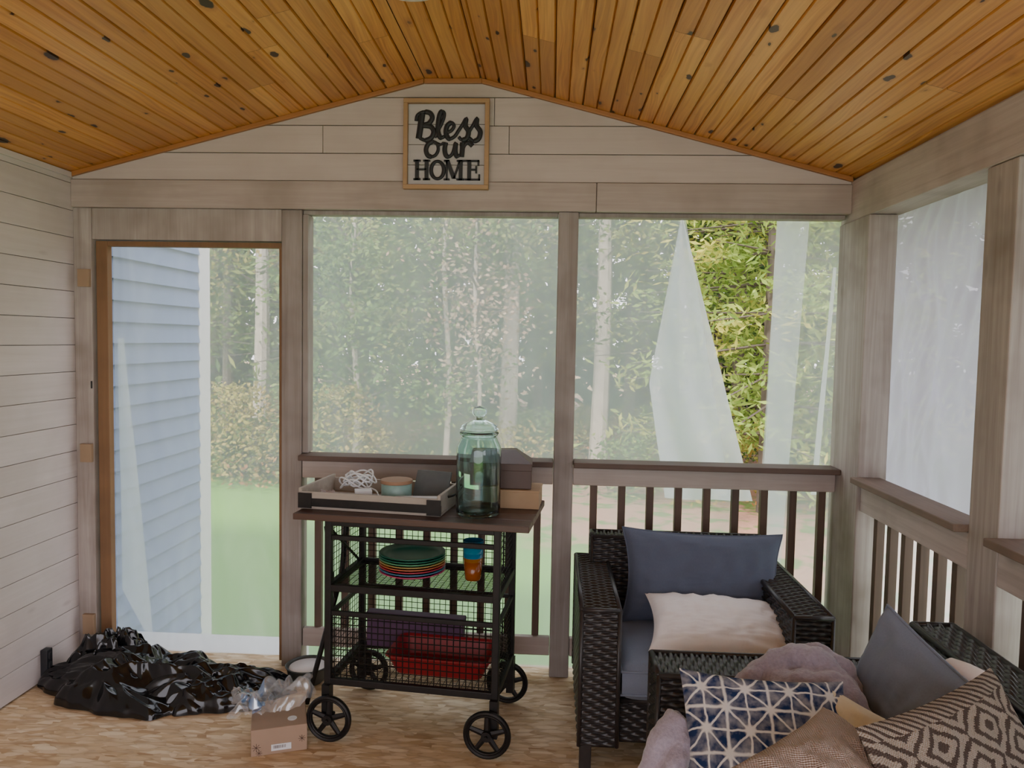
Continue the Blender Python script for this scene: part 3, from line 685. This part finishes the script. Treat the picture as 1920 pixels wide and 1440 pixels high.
def shibori():
    t=NT('shibori_fabric'); uv=t.coord('UV'); nz=t.n('ShaderNodeVectorMath',operation='SCALE'); t.l(t.noise(uv,22.,3,out=1),nz.inputs[0]); nz.inputs[3].default_value=.014
    s=t.sep(t.vadd(uv,nz.outputs[0]))
    fx=t.math('SUBTRACT',t.math('FRACT',t.math('MULTIPLY',s[0],9.2)),.5); fy=t.math('SUBTRACT',t.math('FRACT',t.math('MULTIPLY',s[1],9.2)),.5)
    an=t.math('ARCTAN2',fy,fx); r=t.math('SQRT',t.math('ADD',t.math('MULTIPLY',fx,fx),t.math('MULTIPLY',fy,fy)))
    sp=t.math('MULTIPLY',t.math('ABSOLUTE',t.math('SINE',t.math('MULTIPLY',an,4.))),r)
    m=t.ramp(sp,[(.06,(0,0,0)),(.12,(1,1,1))])
    mr=t.ramp(r,[(.08,(0,0,0)),(.15,(1,1,1)),(.56,(1,1,1)),(.64,(0,0,0))])
    ed=t.math('MINIMUM',t.math('SUBTRACT',.5,t.math('ABSOLUTE',fx)),t.math('SUBTRACT',.5,t.math('ABSOLUTE',fy))); me_=t.ramp(ed,[(.015,(0,0,0)),(.05,(1,1,1))])
    f=t.math('MULTIPLY',t.math('MULTIPLY',m,mr),me_)
    bl=t.ramp(t.noise(uv,30.,3),[(.3,(.6,.6,.6)),(.6,(1,1,1))]); f=t.math('MULTIPLY',f,bl)
    c=t.mix(f,(.68,.66,.64),(.012,.028,.095)); t.bsdf(c,.9,spec=.2); return t.m
def ikat():
    t=NT('diamond_weave'); uv=t.coord('UV'); s=t.sep(uv)
    q=lambda v,k:t.math('DIVIDE',t.math('FLOOR',t.math('MULTIPLY',v,k)),k)
    fx=t.math('ABSOLUTE',t.math('SUBTRACT',t.math('FRACT',t.math('MULTIPLY',q(s[0],260.),6.5)),.5)); fy=t.math('ABSOLUTE',t.math('SUBTRACT',t.math('FRACT',t.math('MULTIPLY',q(s[1],260.),8.)),.5))
    d=t.math('ADD',fx,fy); b=t.math('FRACT',t.math('MULTIPLY',d,4.)); f=t.math('GREATER_THAN',b,.58)
    row=t.math('FRACT',t.math('MULTIPLY',s[1],4.)); st=t.math('GREATER_THAN',row,.70)
    st2=t.math('MULTIPLY',st,t.math('GREATER_THAN',t.math('FRACT',t.math('MULTIPLY',t.math('ADD',s[0],s[1]),45.)),.55))
    f=t.mix(st,f,st2)
    wv=t.math('MULTIPLY',t.math('SINE',t.math('MULTIPLY',s[0],1150.)),t.math('SINE',t.math('MULTIPLY',s[1],1150.)))
    c=t.mix(f,(.48,.40,.335),(.085,.058,.048)); c=t.mix(t.math('MULTIPLY',t.math('ADD',wv,1.),.2),c,(.20,.155,.13))
    t.bsdf(c,.95,t.bump(wv,.8,.003),spec=.15); return t.m
def knit():
    t=NT('taupe_knit'); uv=t.coord('UV'); s=t.sep(uv)
    w=t.math('MULTIPLY',t.math('SINE',t.math('MULTIPLY',s[1],900.)),t.math('SINE',t.math('MULTIPLY',s[0],900.)))
    c=t.mix(t.math('MULTIPLY',t.math('ADD',w,1.),.5),(.56,.45,.39),(.34,.255,.215)); t.bsdf(c,.95,t.bump(w,.7,.003),spec=.15); return t.m
pillow('throw_pillow',shibori(),.42,.42,.13,(.555,1.82,.60),(-.70,.03,-.03),11,bow=.07)
pillow('throw_pillow',knit(),.44,.42,.12,(.632,1.455,.712),None,13,bow=.06,axes=((-.72,-.69,0),(-.64,.69,.32)))
pillow('throw_pillow',ikat(),.47,.46,.13,(.910,1.56,.665),None,17,bow=.06,axes=((.42,.25,.04),(-.05,.22,.38)))
pillow('throw_pillow',M_yellow,.30,.30,.12,(.80,1.83,.575),(-.5,.35,-.3),19,bow=.07)
mb=MB(); mb.lathe([(0,-.06),(.02,-.058),(.03,-.045),(.033,0),(.03,.045),(.02,.058),(0,.06)],seg=24); o=mb.obj('bolster_pillow',[M_cream],smooth=True); o.location=(1.105,1.99,.765); o.rotation_euler=(math.pi/2,0,.5)
def heap(name,mat,pts,rad,seed=0,parent=None):
    mb=MB()
    for k,P in enumerate(pts):
        Q=spline(P,10); n=len(Q); rr=[rad[k]*(.72+.28*math.sin(math.pi*i/(n-1)))*(1+.18*noise.noise(Vector((i*.25+seed,k*3.,0)))) for i in range(n)]
        mb.tube(Q,rr,18)
    o=mb.obj(name,[mat],smooth=True,parent=parent); 
    m=o.modifiers.new('r','REMESH'); m.mode='VOXEL'; m.voxel_size=.008; m.use_smooth_shade=True
    tx=bpy.data.textures.new(name,'CLOUDS'); tx.noise_scale=.05; d=o.modifiers.new('d','DISPLACE'); d.texture=tx; d.strength=.025; d.mid_level=.5
    return o
heap('fleece_blanket',M_fleece,[[(.54,2.16,.60),(.66,2.20,.68),(.77,2.16,.72),(.86,2.08,.65)],[(.60,2.10,.58),(.72,2.10,.66),(.82,2.06,.66),(.87,2.0,.55)],[(.72,2.24,.68),(.82,2.2,.70),(.88,2.12,.62)],[(.5,2.12,.52),(.7,2.08,.54),(.88,2.05,.5)],[(.60,2.2,.6),(.67,2.17,.66),(.7,2.02,.62)]],[.04,.05,.045,.06,.04],2)
heap('fleece_blanket',M_fleece,[[(.37,1.98,.62),(.325,1.93,.56),(.30,1.90,.42),(.30,1.88,.22)],[(.35,1.90,.66),(.30,1.86,.60),(.275,1.82,.46),(.28,1.80,.25)],[(.38,1.96,.52),(.35,1.88,.62),(.31,1.78,.55)]],[.045,.045,.04],6)
# ------------------------------------------------------------------ OUTDOORS
hs=empty('house_siding')
mb=MB(); z=-.5; X0=XL-.03
while z<3.6:
    mb.add([(X0+.028,3.71,z),(X0+.028,4.87,z),(X0,4.87,z+.115),(X0,3.71,z+.115),(X0-.02,3.71,z),(X0-.02,4.87,z)],[(0,1,2,3),(4,5,1,0)],0); z+=.115
mb.box(X0-4,X0-.10,YB,4.99,-.5,3.7,0)  # unseen house volume, made bigger to block the sun
mb.obj('siding_panels_sun_block',[M_vinyl],parent=hs)
mb=MB(); mb.box(X0-.1,X0+.02,4.87,5.03,-.5,3.7); mb.obj('corner_post',[M_white],bevel=.004,parent=hs)
def ground():
    t=NT('lawn_and_litter'); co=t.coord(); s=t.sep(co)
    n=t.noise(co,1.2,3,.6); b=t.math('ADD',t.math('ADD',s[1],t.math('MULTIPLY',s[0],.9)),t.math('MULTIPLY',n,2.5))
    f=t.ramp(t.math('DIVIDE',b,20.),[(.42,(0,0,0)),(.50,(1,1,1))])
    g=t.mix(t.noise(co,60.,3,.7),(.10,.24,.045),(.20,.38,.09)); l=t.mix(t.noise(co,14.,4,.7),(.24,.13,.09),(.50,.28,.20))
    l=t.mix(t.ramp(t.noise(co,3.,2),[(.5,(0,0,0)),(.6,(1,1,1))]),l,(.14,.20,.06))
    t.bsdf(t.mix(f,g,l),.95,spec=.1); return t.m
mb=MB(); mb.box(-45,45,-12,60,-.55,-.5); mb.obj('ground',[ground()])
def leafmat(name,c1,c2,c3):
    t=NT(name); r=t.island(); co=t.coord('Object'); n=t.noise(co,.9,1)
    c=t.mix(r,c1,c2); c=t.mix(t.ramp(n,[(.52,(0,0,0)),(.68,(1,1,1))]),c,c3)
    b=t.n('ShaderNodeBsdfTranslucent'); t.put(b.inputs[0],c); d=t.n('ShaderNodeBsdfDiffuse'); t.put(d.inputs[0],c)
    m=t.n('ShaderNodeMixShader'); m.inputs[0].default_value=.35; t.l(d.outputs[0],m.inputs[1]); t.l(b.outputs[0],m.inputs[2]); t.l(m.outputs[0],t.out.inputs[0]); return t.m
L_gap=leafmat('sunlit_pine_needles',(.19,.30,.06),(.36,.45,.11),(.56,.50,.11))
L_pine=leafmat('pine_needles',(.07,.14,.045),(.20,.29,.08),(.34,.36,.10))
L_dec=leafmat('green_leaves',(.09,.18,.05),(.24,.32,.09),(.40,.38,.12))
L_yel=leafmat('autumn_leaves',(.34,.34,.08),(.52,.40,.13),(.50,.22,.10))
L_far=leafmat('shaded_far_leaves',(.04,.08,.035),(.09,.15,.05),(.13,.17,.06))  # dark greens: shading of the distant trees is put into the leaf colour
M_bark=painted_wood('bark',(.60,.52,.45),(.32,.25,.20),'Z',.5,.9); M_bark2=painted_wood('dark_bark',(.16,.125,.10),(.07,.055,.045),'Z',.6,.9)
def leaves(centers,L,Wd,up=.3):
    n=len(centers); d=rng.normal(size=(n,3)); d[:,2]=d[:,2]*.6+up; d/=np.linalg.norm(d,axis=1)[:,None]
    e=rng.normal(size=(n,3)); e=np.cross(d,e); e/=np.linalg.norm(e,axis=1)[:,None]
    l=L*rng.uniform(.6,1.3,(n,1)); w=Wd*rng.uniform(.7,1.2,(n,1))
    V=np.stack([centers-d*l*.5,centers+e*w*.5,centers+d*l*.5,centers-e*w*.5],1).reshape(-1,3)
    return V
def plant(name,base,trunk,cent,leaf,lm,bm,up=.3,branches=[]):
    mb=MB()
    for P,R in trunk: mb.tube(P,R,10,mat=0)
    for P,R in branches: mb.tube(P,R,4,mat=2)
    nv=mb.n; V0=np.concatenate(mb.v) if mb.v else np.zeros((0,3)); V1=leaves(cent,leaf[0],leaf[1],up); nl=len(cent)
    me=bpy.data.meshes.new(name); V=np.concatenate([V0,V1]); F=mb.f+[(nv+4*i,nv+4*i+1,nv+4*i+2,nv+4*i+3) for i in range(nl)]
    me.from_pydata(V.tolist(),[],F); me.materials.append(bm); me.materials.append(lm); me.materials.append(M_bark2)
    me.polygons.foreach_set('material_index',mb.m+[1]*nl); me.update()
    o=bpy.data.objects.new(name,me); col.objects.link(o); o.location=base; return o
def pine(x,y,Ht=11,N=5500,z0=1.0,spread=2.3,lm=L_pine,leaf=(.17,.034),dark=M_bark2):
    P=[(0,0,-.1),(rng.normal()*.05,0,Ht*.5),(rng.normal()*.1,0,Ht)]; tr=[(P,[.12,.08,.02])]; br=[]; c=[]
    levels=np.arange(z0,Ht*.97,.38)
    per=N//(len(levels)*6)
    for zl in levels:
        for k in range(6):
            a=rng.uniform(0,6.283); ln=(spread*(1-(zl/Ht))**.8+.3)*rng.uniform(.6,1.1); dr=-.12*ln
            e=np.array([math.cos(a)*ln,math.sin(a)*ln,zl+dr+rng.uniform(-.1,.25)]); s0=np.array([0,0,zl])
            br.append(([tuple(s0),tuple(e)],[.018,.005]))
            nt=max(3,int(ln/.28)); 
            for q in range(nt):
                f=(q+1)/nt; ctr=s0+(e-s0)*f+rng.normal(size=3)*.10
                m=max(3,per//nt); c.append(ctr+rng.normal(size=(m,3))*np.array([.17,.17,.09]))
    c=np.concatenate(c); plant('pine_tree',(x,y,-.5),tr,c,leaf,lm,dark,.35,br)
def decid(x,y,Ht=9,N=6000,z0=2.5,R=2.2,lm=L_dec,r=.13,leaf=(.10,.065),lean=0,bark=M_bark):
    P=[(0,0,-.1),(lean*.4+.05,0,Ht*.3),(lean*.7-.04,0,Ht*.6),(lean,0,Ht*.95)]; tr=[(spline(P,5),list(np.linspace(r,.03,16)))]; br=[]; c=[]
    for k in range(34):
        a=rng.uniform(0,6.283); zl=rng.uniform(z0,Ht); ln=R*rng.uniform(.3,1)*(1-.5*abs((zl-z0)/(Ht-z0)-.4)); s0=np.array([lean*zl/Ht,0,zl*.85]); e=np.array([math.cos(a)*ln+lean*zl/Ht,math.sin(a)*ln,zl])
        br.append(([tuple(s0),tuple((s0+e)/2+[0,0,.1]),tuple(e)],[.022,.013,.005]))
        for q in range(5):
            ctr=s0+(e-s0)*rng.uniform(.4,1.05); c.append(ctr+rng.normal(size=(N//170,3))*np.array([.30,.30,.20]))
    plant('deciduous_tree',(x,y,-.5),tr,np.concatenate(c),leaf,lm,bark,.0,br)
def shrub(x,y,R=.8,Ht=1.1,N=900,lm=L_dec,leaf=(.08,.05)):
    th=rng.uniform(0,6.283,N); rr=np.sqrt(rng.uniform(0,1,N)); z=rng.uniform(0,1,N)**.8
    w=R*np.sqrt(np.clip(1-z*z*.85,0,1)); c=np.stack([np.cos(th)*rr*w,np.sin(th)*rr*w,z*Ht],1)+rng.normal(size=(N,3))*.05
    br=[([(0,0,0),(rng.normal()*R*.3,rng.normal()*R*.3,Ht*.8)],[.012,.004]) for _ in range(5)]
    plant('shrub',(x,y,-.5),[],c,leaf,lm,M_bark2,.2,br)
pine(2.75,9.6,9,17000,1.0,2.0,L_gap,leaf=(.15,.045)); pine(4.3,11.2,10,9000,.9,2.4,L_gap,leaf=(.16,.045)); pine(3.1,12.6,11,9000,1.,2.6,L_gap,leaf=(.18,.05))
for x,y,h,sp in ((-3.2,12.6,11,2.6),(-1.9,15,12,2.8),(1.5,14.5,12,2.6),(6.2,13,11,2.6),(-.3,17.5,13,2.8),(3.6,16.5,13,2.8),(-6.6,15,12,2.8),(-4.6,17.5,13,2.8),(8.5,12,11,2.6),(-9,16,12,2.8)):
    pine(x,y,h,7500,1.3 if y<13 else 2.0,sp,leaf=(.20,.06))
decid(-.72,12.2,10,7000,2.6,2.6,r=.17); decid(.80,12.6,11,5500,3.4,2.4,r=.16); decid(-4.75,12.,10,5000,3.2,2.2,L_yel,.15); decid(-1.6,11.3,5.2,5000,1.0,1.5,L_dec,.05,(.09,.06)); decid(-2.9,10.9,4.2,4000,.9,1.3,L_dec,.05,(.09,.06)); decid(-6.2,12,9,5000,2.,2.2,L_dec)
decid(-1.1,11.0,4.6,1800,1.4,1.0,leafmat('pinkish_leaves',(.45,.33,.22),(.60,.45,.33),(.5,.28,.2)),.03,(.08,.055))
for k in range(46):
    x=rng.uniform(-7,7.5); y=rng.uniform(10.6,16) - .25*max(0,x); shrub(x,y,rng.uniform(.5,1.),rng.uniform(.4,1.1),700,[L_dec,L_yel,L_dec][k%3])
for k in range(5): shrub(-6+k*.75,10.6+.3*(k%2),.8,1.4,1400,[L_yel,L_dec][k%2])
N=26000; c=np.stack([rng.uniform(-24,24,N),rng.uniform(19,25,N),rng.uniform(0,1,N)**.9*13],1); c[:,2]*= (.8+.2*np.sin(c[:,0]*.9))
plant('distant_treeline',(0,0,-.5),[([(x,19+rng.uniform(0,3),0),(x+rng.normal()*.2,20,11)],[.16,.05]) for x in rng.uniform(-14,14,34)],c,(.55,.4),L_far,M_bark2,0)
# ------------------------------------------------------------------ LIGHT
w=bpy.data.worlds.new('World'); C.scene.world=w; w.use_nodes=True; nt=w.node_tree; nt.nodes.clear()
o_=nt.nodes.new('ShaderNodeOutputWorld'); bg=nt.nodes.new('ShaderNodeBackground'); tc=nt.nodes.new('ShaderNodeTexCoord'); sp=nt.nodes.new('ShaderNodeSeparateXYZ'); rp=nt.nodes.new('ShaderNodeValToRGB')
rp.color_ramp.elements[0].position=.45; rp.color_ramp.elements[0].color=(.98,.93,1,1); rp.color_ramp.elements[1].position=1; rp.color_ramp.elements[1].color=(.80,.86,1,1)
nt.links.new(tc.outputs['Generated'],sp.inputs[0]); nt.links.new(sp.outputs[2],rp.inputs[0]); nt.links.new(rp.outputs[0],bg.inputs[0]); bg.inputs[1].default_value=4.2; nt.links.new(bg.outputs[0],o_.inputs[0])
sn=bpy.data.lights.new('sun','SUN'); sn.energy=7; sn.angle=.15; sn.color=(1,.93,.80); so=bpy.data.objects.new('sun',sn); col.objects.link(so)
so.rotation_euler=Vector((.35,.75,-1.0)).to_track_quat('-Z','Y').to_euler()
# ------------------------------------------------------------------ CAMERA
cam=bpy.data.cameras.new('camera'); cam.sensor_width=36; cam.lens=1408.346/1920*36; cam.clip_start=.05; cam.clip_end=200
co=bpy.data.objects.new('camera',cam); col.objects.link(co)
R=Matrix.Rotation(.0523,4,'Z')@Matrix.Rotation(math.pi/2-.0581,4,'X')@Matrix.Rotation(.0182,4,'Z')
co.matrix_world=Matrix.Translation((0,0,H))@R
C.scene.camera=co
